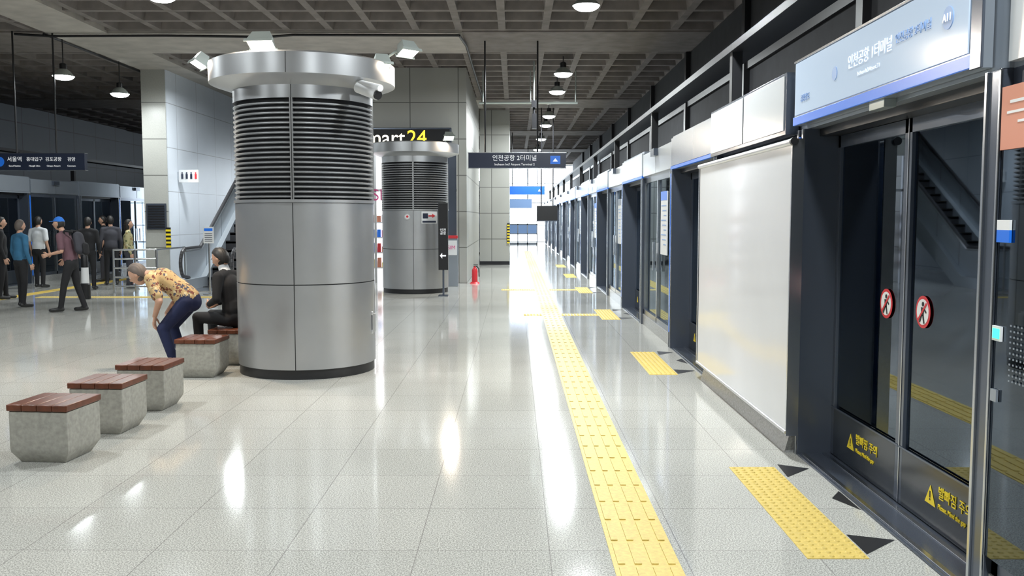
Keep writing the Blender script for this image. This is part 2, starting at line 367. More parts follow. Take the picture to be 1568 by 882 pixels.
for y in (10.95,9.8): text('발빠짐 주의',(2.197,y+.03,.225),SIDE,.07,YEL2,bays[1],'warning_text',ax='LEFT')
b=B('no_leaning_sticker')
for y in (5.42,4.93):
    X=2.212
    b.cyl((X,y,1.14),(X-.002,y,1.14),.088,RED,32); b.cyl((X-.002,y,1.14),(X-.004,y,1.14),.070,WHITE,32)
    X-=.004
    b.cyl((X,y-.005,1.183),(X-.002,y-.005,1.183),.013,BLACK,12)
    b.prism([(X,y-.02,1.165),(X,y+.018,1.165),(X,y+.012,1.12),(X,y-.016,1.12)],(-.002,0,0),BLACK)
    b.prism([(X,y+.012,1.125),(X,y-.002,1.125),(X,y+.025,1.08),(X,y+.037,1.085)],(-.002,0,0),BLACK)
    b.prism([(X,y+.0,1.125),(X,y-.016,1.125),(X,y-.03,1.08),(X,y-.018,1.078)],(-.002,0,0),BLACK)
    b.prism([(X,y-.015,1.165),(X,y-.015,1.152),(X,y-.045,1.135),(X,y-.048,1.145)],(-.002,0,0),BLACK)
    b.prism([(X-.002,y-.055,1.185),(X-.002,y-.045,1.195),(X-.002,y+.055,1.095),(X-.002,y+.045,1.085)],(-.001,0,0),RED)
b.done(e0,False)
e=e0
b=B('route_sign_case'); b.box(1.905,1.985,3.86,6.30,2.27,2.70,SLATE2); b.box(1.897,1.905,3.9,6.27,2.335,2.68,LITSIGN); b.box(1.895,1.905,3.86,6.30,2.27,2.325,BLUE); b.box(1.893,1.905,3.78,3.87,2.26,2.71,SLATE); b.box(1.895,1.905,3.86,6.30,2.685,2.70,STEEL)
b.done(e,False,bevel=.002)
text('인천공항 1터미널',(1.895,4.98,2.52),SIDE,.085,SGTXT,e); text('Incheon Int\'l Airport T1',(1.895,4.98,2.44),SIDE,.032,SGTXT,e)
text('인천공항 2터미널',(1.895,4.44,2.53),SIDE,.055,BTXT,e)
b=B('line_badge'); b.cyl((1.897,4.08,2.52),(1.893,4.08,2.52),.05,BTXT,24); b.cyl((1.897,5.5,2.5),(1.893,5.5,2.5),.04,BTXT,24); b.done(e)
text('A11',(1.89,4.08,2.52),SIDE,.05,WTXT,e); text('공항철도',(1.895,6.05,2.43),SIDE,.05,BTXT,e)
b=B('notice_poster'); X=1.958
b.box(X,X+.01,2.7,3.725,1.92,2.17,ORANGE); b.box(X-.002,X,2.9,3.66,2.10,2.112,WHITE); b.box(X-.002,X,2.9,3.68,2.06,2.07,WHITE); b.box(X-.002,X,2.9,3.6,2.02,2.03,WHITE)
b.box(X,X+.01,3.63,3.725,1.55,1.60,BLUE); b.box(X,X+.01,3.63,3.725,1.60,1.64,WHITE); b.box(X,X+.01,3.665,3.73,1.15,1.21,WHITE); b.box(X-.002,X,3.672,3.723,1.16,1.20,GREEN)
b.box(X,X+.01,3.68,3.725,.90,.95,SLATE2)
for a in range(14):
    for c in range(11): b.box(X,X+.003,3.25+.026*a,3.257+.026*a,1.0+.022*c,1.007+.022*c,SLATE2)
b.done(bays[-1],False)
# banner
e=grp('white_roller_banner')
b=B('banner_film'); n=24
y0,y1=6.24,9.3
vs=[];fs=[]
for j in range(n+1):
    for k in range(9):
        t=j/n;u=k/8; vs.append((1.875+.006*math.sin(t*9)*math.sin(u*PI),y0+(y1-y0)*t,.17+1.98*u))
for j in range(n):
    for k in range(8): a=j*9+k; fs.append((a,a+1,a+10,a+9))
b.raw(vs,fs,BANNER); b.cyl((1.875,y0-.03,2.16),(1.875,y1+.03,2.16),.022,ALUB); b.cyl((1.875,y0-.02,.17),(1.875,y1+.02,.17),.014,ALUB)
b.box(1.868,1.95,y0-.035,y0-.015,.15,2.18,STEEL); b.box(1.868,1.95,y1+.015,y1+.035,.15,2.18,STEEL); b.cyl((1.875,y0-.06,2.16),(1.875,y0-.03,2.16),.028,BLACK)
b.prism([(1.90,6.34,0),(1.985,6.34,0),(1.985,6.34,.15),(1.94,6.34,.15)],(0,2.9,0),CURB); b.done(e)

b=B('yellow_safety_barrier')
X=3.1
for y in (5.6,6.9,8.2): b.cyl((X,y,-1.2),(X,y,1.25),.035,YELD,10)
for z in (1.25,.75): b.cyl((X,5.6,z),(X,8.2,z),.03,YELD,10)
b.cyl((X,8.2,1.25),(X,6.2,-1.2),.045,YELD,10); b.cyl((X,7.6,1.25),(X,5.6,-1.2),.045,YELD,10)
for k in range(6): b.cyl((X,7.6-.33*k,1.25-.4*k),(X,8.2-.33*k,1.25-.4*k),.025,YELD,8)
b.done()
b=B('exit_sign_reflection'); b.box(6.36,6.44,13.0,13.5,2.25,2.5,GREEN); b.done(smooth=False)  # glowing box stands in for a green sign reflected in the door glass

# ------------------------------------------------------------ tactile paving
b=B('tactile_guide_strip')
b.box(.47,.79,1.0,45,0,.003,YEL)
y=1.0
while y<45:
    for j in range(4):
        x=.47+.04+j*.08; b.box(x-.017,x+.017,y+.02,y+.30,.003,.008,YEL)
    y+=.322
b.done(smooth=False)
def pad(x0,x1,y0,y1):
    b=B('tactile_warning_pad'); b.box(x0,x1,y0,y1,0,.003,YEL)
    nx=max(1,round((x1-x0)/.052)); ny=round((y1-y0)/.052)
    for i in range(nx):
        for j in range(ny):
            x=x0+(i+.5)*(x1-x0)/nx; y=y0+(j+.5)*(y1-y0)/ny
            b.cyl((x,y,.003),(x,y,.008),.016,YEL,8,r1=.010)
    b.done(smooth=False,merge=False)
for i in range(0,6): pad(1.42,1.72,4.32+5.2*i,5.95+5.2*i)
pad(.79,1.42,15.3,15.6); pad(.15,.47,15.3,15.6); pad(-.3,.47,20.7,21.0); pad(.79,1.42,20.7,21)
b=B('tactile_guide_strip'); b.box(-10.6,-10.3,1,50,0,.004,YEL)
for j in range(4): b.box(-10.57+.075*j,-10.54+.075*j,1,50,.004,.008,YEL)
b.done(smooth=False)
pad(-9.9,-5.6,18.75,19.05)
b=B('floor_door_mark')
for i in range(0,4):
    o=5.2*i
    b.raw([(1.76,6.02+o,.002),(1.94,5.92+o,.002),(1.74,5.72+o,.002)],[(0,2,1)],BLACK)
    b.raw([(1.73,4.66+o,.002),(1.95,4.58+o,.002),(1.73,4.38+o,.002)],[(0,2,1)],BLACK)
    b.raw([(1.87,5.28+o,.002),(1.96,5.42+o,.002),(1.96,5.06+o,.002)],[(0,2,1)],BLACK)
b.done(smooth=False,merge=False)

# ------------------------------------------------------------ hanging signs
def hsign(x0,x1,y,z0,z1,txt,sub,rods,badge=True,back=True,round_badge=None,face=None):
    face=face or NAVY
    e=grp('hanging_direction_sign'); b=B('sign_box'); b.box(x0,x1,y-.06,y+.06,z0,z1,face); b.box(x0-.01,x1+.01,y-.065,y+.065,z0-.012,z0,STEEL); b.box(x0-.01,x1+.01,y-.065,y+.065,z1,z1+.012,STEEL)
    for r in rods: b.cyl((r,y,z1),(r,y,CZ),.018,BLACK,8)
    if badge: b.box(x1-.33,x1-.12,y-.064,y-.06,z0+.08,z1-.06,BLUE); b.prism([(x1-.28,y-.07,z0+.13),(x1-.17,y-.07,z0+.13),(x1-.225,y-.07,z1-.11)],(0,.006,0),WTXT)
    if round_badge: b.cyl((round_badge,y-.06,(z0+z1)/2),(round_badge,y-.07,(z0+z1)/2),.1,BLUE,24)
    b.done(e,False)
    for (t,tx,sz) in txt: text(t,(tx,y-.066,(z0+z1)/2+.045),FRONT,sz,WTXT,e)
    for (t,tx,sz) in sub: text(t,(tx,y-.066,(z0+z1)/2-.085),FRONT,sz,WTXT,e)
hsign(-.97,1.08,19.4,2.69,3.0,[('인천공항 2터미널',-.0,.13)],[('Incheon Int\'l Airport Terminal 2',-.0,.065)],(-.62,.48))
hsign(-12.0,-8.62,18.5,2.60,2.93,[('서울역',-10.02,.11),('홍대입구',-9.62,.09),('김포공항',-9.24,.09),('검암',-8.88,.09)],[('Seoul Station',-10.02,.045),('Hongik Univ.',-9.62,.045),('Gimpo Airport',-9.24,.045),('Geomam',-8.88,.045)],(-10.0,-9.2,-11.5),badge=False,round_badge=-10.33)
hsign(-.3,1.3,40,2.65,3.0,[],[],(-.1,1.0),badge=True,face=BLUE)
hsign(-.5,.9,48,2.15,2.6,[],[],(-.3,.7),badge=False,face=BTXT)
b=B('hanging_display_screen'); b.box(.75,1.45,31,31.12,1.55,2.05,BLACK); b.box(.73,1.47,30.98,31.13,1.52,1.55,SLATE)
for x in (.9,1.3): b.cyl((x,31.06,2.05),(x,31.06,CZ),.02,BLACK,8)
b.done(smooth=False)
b=B('ceiling_security_camera'); b.cyl((.46,22,4.4),(.46,22,CZ),.02,REFL,8); b.box(.40,.52,21.9,22.1,4.25,4.42,BLACK); b.box(.41,.52,21.85,22.05,3.75,4.1,BLACK); b.cyl((.46,22,4.1),(.46,22,4.3),.03,BLACK); b.done(smooth=False)
b=B('fire_pipe'); 
b.tube([(-.9,23.5,4.55),(1.6,23.5,4.55)],.03,REFL,8)
for x in (-.8,.4,1.55): b.cyl((x,23.5,4.55),(x,23.5,CZ),.015,REFL,8)
b.done()
# glazed vestibule low screen at the far end of the platform
b=B('far_glazed_screen')
b.box(-1.0,1.4,56,56.06,0,.12,SLATE2); b.box(-1.0,1.4,56,56.06,.62,.68,SLATE2); b.box(-1.0,1.4,56,56.06,1.2,1.28,SLATE2)
for k in range(5): b.box(-1.0+.585*k,-.94+.585*k,56,56.06,0,1.28,SLATE2)
b.box(-.95,1.35,56.02,56.04,.68,1.2,BTXT); b.done(smooth=False)

# ------------------------------------------------------------ convenience shop block
b=B('wall_shop_block')
b.box(-5.35,-1.45,23.0,23.25,3.2,CZ,STONE); b.box(-1.45,-1.2,23.0,31,0,CZ,STONE); b.box(-5.6,-5.35,23.0,31,0,CZ,STONE); b.box(-5.35,-1.45,30.8,31,0,CZ,STONE); b.box(-5.35,-1.45,23.25,30.8,3.3,3.4,SHOP)
b.done(smooth=False)
b=B('wall_service_block'); b.box(-1.21,-.18,32,36,.0,CZ,STONE); b.box(-1.22,-.17,31.985,32,0,.12,DCONC)
b.done(smooth=False)
b=B('hazard_edge_guard')
for k in range(7): b.box(-.26,-.17,31.96,31.985,.75+.1*k,.80+.1*k,YEL2); b.box(-.26,-.17,31.965,31.98,.80+.1*k,.85+.1*k,BLACK)
b.done(smooth=False)
e=grp('convenience_shop_front')
b=B('shop_frame')
b.box(-5.35,-1.5,24.6,24.66,0,3.2,SHOP)
for x in (-5.3,-4.4,-3.5,-2.6,-1.75): b.box(x-.03,x+.03,23.05,23.12,0,3.2,ALUB)
b.box(-5.35,-1.45,23.05,23.12,2.3,2.36,ALUB)
b.box(-1.75,-1.46,23.02,23.2,0,3.2,SLATE)
for z in (.3,.7,1.1,1.5):
    b.box(-5.3,-2.0,24.2,24.55,z,z+.03,WHITE)
    for k in range(26):
        x=-5.2+k*.12; c=random.choice((RED,BLUE,YEL2,WHITE,PINK,ORANGE)); b.box(x,x+.09,24.25,24.4,z+.03,z+.03+random.uniform(.12,.26),c)
b.done(e,False)
b=B('shop_sign'); b.box(-5.0,-1.56,22.78,22.98,3.36,3.86,SLATE); b.box(-4.96,-1.60,22.77,22.785,3.40,3.82,BLACK)
b.done(e,False,bevel=.01)
text('emart',(-2.70,22.765,3.60),FRONT,.5,SIGNW,e,'sign_letters','RIGHT',.01); text('24',(-2.66,22.765,3.60),FRONT,.5,SIGNY,e,'sign_numerals','LEFT',.01)
text('SIM',(-3.28,23.03,2.2),FRONT,.4,PINK,e,'window_lettering')
e=grp('information_board')
b=B('board_panel'); b.box(-1.60,-1.40,19.2,19.28,.55,1.95,BLACK); b.box(-1.52,-1.48,19.22,19.26,0,.55,SLATE); b.box(-1.6,-1.4,19.12,19.36,0,.02,SLATE)
b.prism([(-1.57,19.19,.85),(-1.52,19.19,.91),(-1.52,19.19,.79)],(0,.01,0),WTXT); b.box(-1.53,-1.44,19.19,19.2,.835,.865,WTXT); b.done(e,False)
text('인천\n공항',(-1.50,19.195,1.35),FRONT,.07,WTXT,e)
e=grp('sim_card_stand')
b=B('stand'); b.box(-1.66,-1.36,21.9,22.2,0,1.15,SLATE2); b.box(-1.64,-1.38,21.885,21.9,.75,1.1,WHITE); b.box(-1.66,-1.36,21.88,21.91,1.15,1.22,RED); b.done(e,False,bevel=.006)
text('SIM',(-1.51,21.88,.93),FRONT,.13,PINK,e)
b=B('fire_extinguisher'); 
x,y=-1.0,22.9
b.lathe([(0,.0),(.065,.0),(.07,.02),(.07,.30),(.05,.35),(.03,.37),(.025,.4),(0,.4)],(x,y,.03),RED,24); b.box(x-.03,x+.08,y-.02,y+.02,.43,.445,BLACK); b.box(x-.03,x+.08,y-.02,y+.02,.46,.475,BLACK); b.tube([(x+.03,y,.44),(x+.10,y,.38),(x+.11,y,.17)],.012,BLACK,8); b.cyl((x,y,0),(x,y,.04),.13,RED,20,r1=.09); b.done()

# ------------------------------------------------------------ escalator + white wall
b=B('wall_escalator'); b.box(-9.25,-8.66,23.0,36,0,CZ,WHITEP); b.box(-9.27,-8.68,22.96,23.0,0,CZ,STONE); b.done(smooth=False)
b=B('wall_vent_grille'); b.box(-9.22,-8.72,22.93,22.96,1.35,2.0,SLATE)
for k in range(9): b.box(-9.18,-8.76,22.915,22.93,1.4+.065*k,1.43+.065*k,BLACK)
for k in range(5): b.box(-8.74,-8.62,22.92,22.95,.9+.1*k,.95+.1*k,YEL2); b.box(-8.74,-8.62,22.925,22.95,.95+.1*k,1.0+.1*k,BLACK)
b.done(smooth=False)
e=grp('restroom_sign')
b=B('sign_panel'); b.box(-8.62,-8.12,23.6,23.68,2.55,2.87,WHITE); b.box(-8.66,-8.62,23.6,23.68,2.6,2.82,STEEL)
for k,c in enumerate((NAVY,NAVY,NAVY,RED)):
    x=-8.56+k*.115; b.cyl((x+.03,23.585,2.79),(x+.03,23.6,2.79),.018,c,10); b.box(x+.005,x+.055,23.59,23.6,2.64,2.765,c)
b.done(e)
def escalator(xs,yb,top):
    e=grp('escalator'); tn=math.tan(math.radians(30)); ytop=yb+top/tn
    b=B('truss')
    for x in xs:
        b.prism([(x-.14,yb-1.4,0),(x-.14,yb+.3,0),(x-.14,ytop,top-.6),(x-.14,ytop,top+.25),(x-.14,yb,.25),(x-.14,yb-1.4,.25)],(.28,0,0),BALU)
    b.box(xs[0]+.14,xs[1]-.14,yb-1.4,yb-.1,0,.012,STEEL)
    b.prism([(xs[0]+.14,yb+.8,.0),(xs[0]+.14,ytop,top-.6),(xs[0]+.14,ytop,top-.5),(xs[0]+.14,yb+.6,.0)],(xs[1]-xs[0]-.28,0,0),SLATE2)
    b.done(e,False)
    b=B('steps'); y=yb-.3;z=0.0
    while z<top:
        b.box(xs[0]+.14,xs[1]-.14,y,y+.38,z-.05 if z>0 else .0,z+.02,STEP)
        b.box(xs[0]+.14,xs[1]-.14,y,y+.012,z+.012,z+.02,YEL2)
        y+=.36; z+=.36*tn
        b.box(xs[0]+.14,xs[1]-.14,y,y+.02,z-.2 if z>.2 else 0,z,STEP)
    b.done(e,False)
    b=B('balustrade_panel')
    for x in xs:
        b.prism([(x-.006,yb-.95,.25),(x-.006,yb,.25),(x-.006,ytop,top+.25),(x-.006,ytop,top+.9),(x-.006,yb+.05,.93),(x-.006,yb-.95,.93)],(.012,0,0),BALU)
        for k in range(7):
            y=yb+.4+k*1.2; 
            if y<ytop: b.box(x-.009,x+.009,y,y+.012,.25+(y-yb)*tn,.93+(y-yb)*tn,SLATE)
    b.done(e,False)
    b=B('handrails')
    for x in xs:
        pts=[(x,yb-.8,.27)]+[(x,yb-.98-.33*math.cos(a),.60+.35*math.sin(a)) for a in [(-.9+.25*k) for k in range(10)] if a<PI/2]+[(x,yb,.95),(x,ytop,top+.95)]
        b.tube(pts,.04,RUBBER,10); 
        b.tube([(p[0],p[1]+.03,p[2]-.05) for p in pts[-3:]],.03,ALUB,8)
    b.done(e)
escalator((-7.50,-6.35),21.8,4.1)
b=B('steel_railing')
for y,x0,x1 in ((19.9,-8.75,-7.8),):
    for x in (x0,(x0+x1)/2,x1): b.cyl((x,y,0),(x,y,.95),.025,STEEL)
    for z in (.95,.75,.55,.35,.15): b.cyl((x0,y,z),(x1,y,z),.02,STEEL)
b.cyl((-7.8,19.9,.95),(-7.8,21.6,.95),.02,STEEL); b.cyl((-7.8,21.6,0),(-7.8,21.6,.95),.02,STEEL)
b.done()
b=B('barrier_post'); x,y=-8.72,18.5
b.lathe([(0,0,BLACK),(.1,0,BLACK),(.1,.3,BLACK),(.075,.32,WHITE),(.07,.62,WHITE),(.07,.64,BLACK),(.07,.85,BLACK),(.05,.9,BLACK),(0,.91,BLACK)],(x,y,0),WHITE,20); b.done()
b=B('notice_stand'); b.cyl((-6.55,19.6,0),(-6.55,19.6,1.1),.02,STEEL); b.cyl((-6.55,19.6,0),(-6.55,19.6,.02),.15,STEEL,20); b.box(-6.66,-6.44,19.57,19.59,1.1,1.45,WHITE); b.box(-6.64,-6.46,19.565,19.57,1.36,1.42,BLUE)
for k in range(5): b.box(-6.63,-6.47,19.565,19.57,1.14+.04*k,1.15+.04*k,NAVY)
b.done()

# ------------------------------------------------------------ people
SKIN=mat('skin',(.50,.29,.20),.55); HAIRB=mat('hair_black',(.012,.010,.009),.5); HAIRG=mat('hair_greying',(.10,.08,.07),.6)
EYEW=mat('eye_white',(.7,.68,.66),.3); LIP=mat('lips',(.36,.12,.10),.5)
def floral(name,c0,c1,c2,c3,sc):
    m=bpy.data.materials.new(name); m.use_nodes=True; nt=m.node_tree; b=nt.nodes['Principled BSDF']; b.inputs['Roughness'].default_value=.85
    tc=nt.nodes.new('ShaderNodeTexCoord'); v=nt.nodes.new('ShaderNodeTexVoronoi'); v.inputs['Scale'].default_value=sc
    n=nt.nodes.new('ShaderNodeTexNoise'); n.inputs['Scale'].default_value=sc*1.5; ad=nt.nodes.new('ShaderNodeVectorMath'); ad.operation='MULTIPLY_ADD'; ad.inputs[1].default_value=(.06,.06,.06)
    nt.links.new(tc.outputs['Object'],n.inputs['Vector']); nt.links.new(n.outputs['Color'],ad.inputs[0]); nt.links.new(tc.outputs['Object'],ad.inputs[2]); nt.links.new(ad.outputs[0],v.inputs['Vector'])
    r=nt.nodes.new('ShaderNodeValToRGB'); r.color_ramp.interpolation='CONSTANT'; sp=nt.nodes.new('ShaderNodeSeparateColor')
    nt.links.new(v.outputs['Color'],sp.inputs[0]); nt.links.new(sp.outputs[0],r.inputs[0])
    el=r.color_ramp.elements; el[0].color=(*c1,1); el[0].position=0; el[1].color=(*c2,1); el[1].position=.3
    a=el.new(.5); a.color=(*c3,1); a=el.new(.7); a.color=(*c0,1)
    mx=nt.nodes.new('ShaderNodeMix'); mx.data_type='RGBA'; mx.inputs[7].default_value=(*c0,1)
    mr=nt.nodes.new('ShaderNodeMath'); mr.operation='GREATER_THAN'; mr.inputs[1].default_value=.5
    nt.links.new(v.outputs['Distance'],mr.inputs[0]); nt.links.new(mr.outputs[0],mx.inputs[0]); nt.links.new(r.outputs[0],mx.inputs[6]); nt.links.new(mx.outputs[2],b.inputs['Base Color'])
    MATS[name]=m; return m
FLOR=floral('floral_shirt',(.46,.32,.15),(.16,.045,.03),(.06,.06,.09),(.58,.48,.29),28)
FLOR2=floral('khaki_floral',(.42,.38,.2),(.1,.12,.05),(.3,.2,.08),(.5,.46,.3),16)
def cloth(n,c): return mat('cloth_'+n,c,.85,noise=.12,nscale=9,bump=.25)
NAVYP=cloth('navy_trousers',(.010,.016,.06)); BLK=cloth('black',(.010,.010,.012)); TEAL=cloth('blue_shirt',(.03,.13,.24)); WSH=cloth('white_shirt',(.6,.62,.64)); WINE=cloth('grey_wine_shirt',(.12,.06,.075)); SHOE=mat('shoe_black',(.02,.02,.02),.4); CAPB=cloth('blue_cap',(.02,.15,.55)); CHAR=cloth('charcoal',(.04,.04,.05))
def icos(sub=3):
    bm=bmesh.new(); bmesh.ops.create_icosphere(bm,subdivisions=sub,radius=1); vs=[v.co.copy() for v in bm.verts]; fs=[[v.index for v in f.verts] for f in bm.faces]; bm.free(); return vs,fs
IV,IF=icos(5); IV2,IF2=icos(2)
def capsule(p0,p1,r0,r1,wide=None,flat=1.,nr=20):
    p0=Vector(p0);p1=Vector(p1); d=(p1-p0); L=d.length; d=d.normalized() if L>1e-6 else Vector((0,0,1))
    u=Vector(wide) if wide is not None else d.orthogonal()
    u=(u-d*u.dot(d)); u=u.normalized() if u.length>1e-5 else d.orthogonal().normalized(); w=d.cross(u)
    rings=[]
    K=6
    for k in range(K): a=PI/2*(1-(k+.15)/K); rings.append((-math.sin(a)*r0*min(1,flat*1.2),math.cos(a)*r0))
    for k in range(5): t=k/4; rings.append((t*L,r0+(r1-r0)*t))
    for k in range(K): a=PI/2*(k+.85)/K; rings.append((L+math.sin(a)*r1*min(1,flat*1.2),math.cos(a)*r1))
    vs=[];fs=[]
    for h,r in rings:
        for i in range(nr): a=2*PI*i/nr; vs.append(p0+d*h+u*math.cos(a)*r+w*math.sin(a)*r*flat)
    for k in range(len(rings)-1):
        for i in range(nr): j=(i+1)%nr; fs.append((k*nr+i,k*nr+j,k*nr+nr+j,k*nr+nr+i))
    fs.append(tuple(reversed(range(nr)))); k=(len(rings)-1)*nr; fs.append(tuple(range(k,k+nr)))
    return vs,fs
def remesh_obj(name,prims,vox,mats,parent,smooth_it=4):
    vs=[];fs=[]
    for p in prims:
        v,f=capsule(*p[1:]); o=len(vs); vs+=v; fs+=[[i+o for i in q] for q in f]
    me=bpy.data.meshes.new(name+'_src'); me.from_pydata([tuple(v) for v in vs],[],fs)
    bm=bmesh.new(); bm.from_mesh(me); bmesh.ops.recalc_face_normals(bm,faces=bm.faces); bm.to_mesh(me); bm.free()
    ob=bpy.data.objects.new(name+'_src',me); S.collection.objects.link(ob)
    md=ob.modifiers.new('r','REMESH'); md.mode='VOXEL'; md.voxel_size=vox
    if smooth_it:
        sm=ob.modifiers.new('s','SMOOTH'); sm.iterations=smooth_it; sm.factor=.5
    dg=bpy.context.evaluated_depsgraph_get(); dg.update()
    nm=bpy.data.meshes.new_from_object(ob.evaluated_get(dg)); nm.name=name
    bpy.data.objects.remove(ob); 
    nf=len(nm.polygons); C=np.zeros(nf*3); nm.polygons.foreach_get('center',C); C=C.reshape(-1,3)
    best=np.full(nf,1e9); idx=np.zeros(nf,dtype=np.int32); ml=[]
    for p in prims:
        if p[0] not in ml: ml.append(p[0])
        a=np.array(p[1]);bb=np.array(p[2]); ab=bb-a; L2=max(ab@ab,1e-9)
        t=np.clip(((C-a)@ab)/L2,0,1); q=a+t[:,None]*ab; dd=np.linalg.norm(C-q,axis=1); rr=p[3]+(p[4]-p[3])*t
        fl=p[6] if len(p)>6 else 1
        m_=(dd/(rr*(.5+.5*fl)))
        k=m_<best; best[k]=m_[k]; idx[k]=ml.index(p[0])
    nm.materials.clear()
    for m in ml: nm.materials.append(m)
    nm.polygons.foreach_set('material_index',idx); nm.shade_smooth(); nm.update()
    o=bpy.data.objects.new(name,nm); S.collection.objects.link(o); o.parent=parent; return o
def head(c,fwd,up,hair,parent,long=False,cap=None,sc=1.,bald=False):
    c=Vector(c); fwd=Vector(fwd).normalized(); up=Vector(up); up=(up-fwd*up.dot(fwd)).normalized(); lf=up.cross(fwd)
    def T(x,y,z): return c+(fwd*x+lf*y+up*z)*sc
    def shape(v,k=1.):
        x,y,z=v.x,v.y,v.z; jw=1-.30*max(0,-z)**1.4; 
        X=x*.095*(1-.10*max(0,-z)); Y=y*.077*jw; Z=z*.118
        if x>0: 
            X+=.022*math.exp(-((y/.16)**2+((z+.12)/.17)**2)) + .006*math.exp(-((y/.3)**2+((z+.85)/.2)**2))
            for s in (-1,1): X-=.009*math.exp(-(((y-s*.40)/.18)**2+((z-.06)/.12)**2))
            X+=.004*math.exp(-((y/.3)**2+((z+.45)/.08)**2))
        return X*k,Y*k,Z*k
    b=B('head'); b.raw([T(*shape(v)) for v in IV],IF,SKIN)
    def ell(x,y,z,a,bb,cc,m): b.raw([T(x+v.x*a,y+v.y*bb,z+v.z*cc) for v in IV2],IF2,m)
    for s in (-1,1):
        ell(.078,s*.031,.007,.011,.014,.007,EYEW); ell(.0865,s*.031,.007,.004,.0065,.0065,HAIRB); ell(.089,s*.031,.026,.006,.018,.004,hair)
        ell(-.005,s*.079,-.005,.019,.008,.030,SKIN)
    ell(.089,0,-.052,.008,.024,.007,LIP)
    b.done(parent,merge=False)
    h=B('hair')
    def inh(v):
        z=v.z; x=v.x
        if cap: lim=.30 if x>-.1 else -.45
        else: lim=.62 if x>.45 else (.62-(.45-x)*1.2 if x>.05 else (.10-(.05-x)*1.2))
        if long and x<.15: lim=-1.1
        return min(1,max(0,(z-lim)/.08+.5))
    hv=[]
    for v in IV:
        q=inh(v); k=.93+.165*q+(.012*math.sin(v.y*31+v.z*9)*q if not cap else 0)
        X,Y,Z=(v.x*.095*k,v.y*.079*k,v.z*.118*k)
        if long and v.x<.15 and v.z<0: Z-=.12*(-v.z); X-=.015
        hv.append(T(X-.004,Y,Z+.004))
    if cap:
        h.raw(hv,[f for f in IF if all(IV[i].z<=.33 for i in f)],hair); h.raw(hv,[f for f in IF if any(IV[i].z>.33 for i in f)],cap)
        pts=[T(.07,-.06,.045),T(.15,-.045,.035),T(.165,0,.035),T(.15,.045,.035),T(.07,.06,.045)]
        h.prism(pts,up*.008,cap)
    else: h.raw(hv,IF,hair)
    h.done(parent,merge=False)
def hand(w,d,n,side,parent,curl=.5,sc=1.,thumb=1):
    w=Vector(w); d=Vector(d).normalized(); n=Vector(n); n=(n-d*n.dot(d)).normalized(); s=d.cross(n)
    if s.dot(Vector(side))<0: s=-s
    P=[]
    P.append((SKIN,w-d*.01,w+d*.075*sc,.028*sc,.038*sc,s,.42))
    for k,(off,L) in enumerate(((.030,.072),(.010,.080),(-.011,.074),(-.031,.058))):
        a=w+d*.078*sc+s*off*sc; ang=0; ls=(L*.42,L*.32,L*.26); r=(.0092,.0084,.0075,.0064)
        p=a-d*.02*sc
        P.append((SKIN,p,a,r[0]*sc,r[0]*sc,None,1.)); p=a
        for j in range(3):
            ang+=curl*(.5,.75,.6)[j]; q=p+(d*math.cos(ang)+n*math.sin(ang)+s*off*.8)*ls[j]*sc
            P.append((SKIN,p,q,r[j]*sc,r[j+1]*sc,None,1.)); p=q
    a=w+d*.02*sc+s*.022*sc; q=a+(d*.6+s*.75+n*.25).normalized()*.042*sc; q2=q+(d*.85+s*.3+n*.4).normalized()*.030*sc; q3=q2+(d*.9+n*.5).normalized()*.022*sc
    P+=[(SKIN,a,q,.014*sc,.011*sc,None,1.),(SKIN,q,q2,.0105*sc,.009*sc,None,1.),(SKIN,q2,q3,.009*sc,.007*sc,None,1.)]
    remesh_obj('hand',P,.0045*sc,None,parent,2)
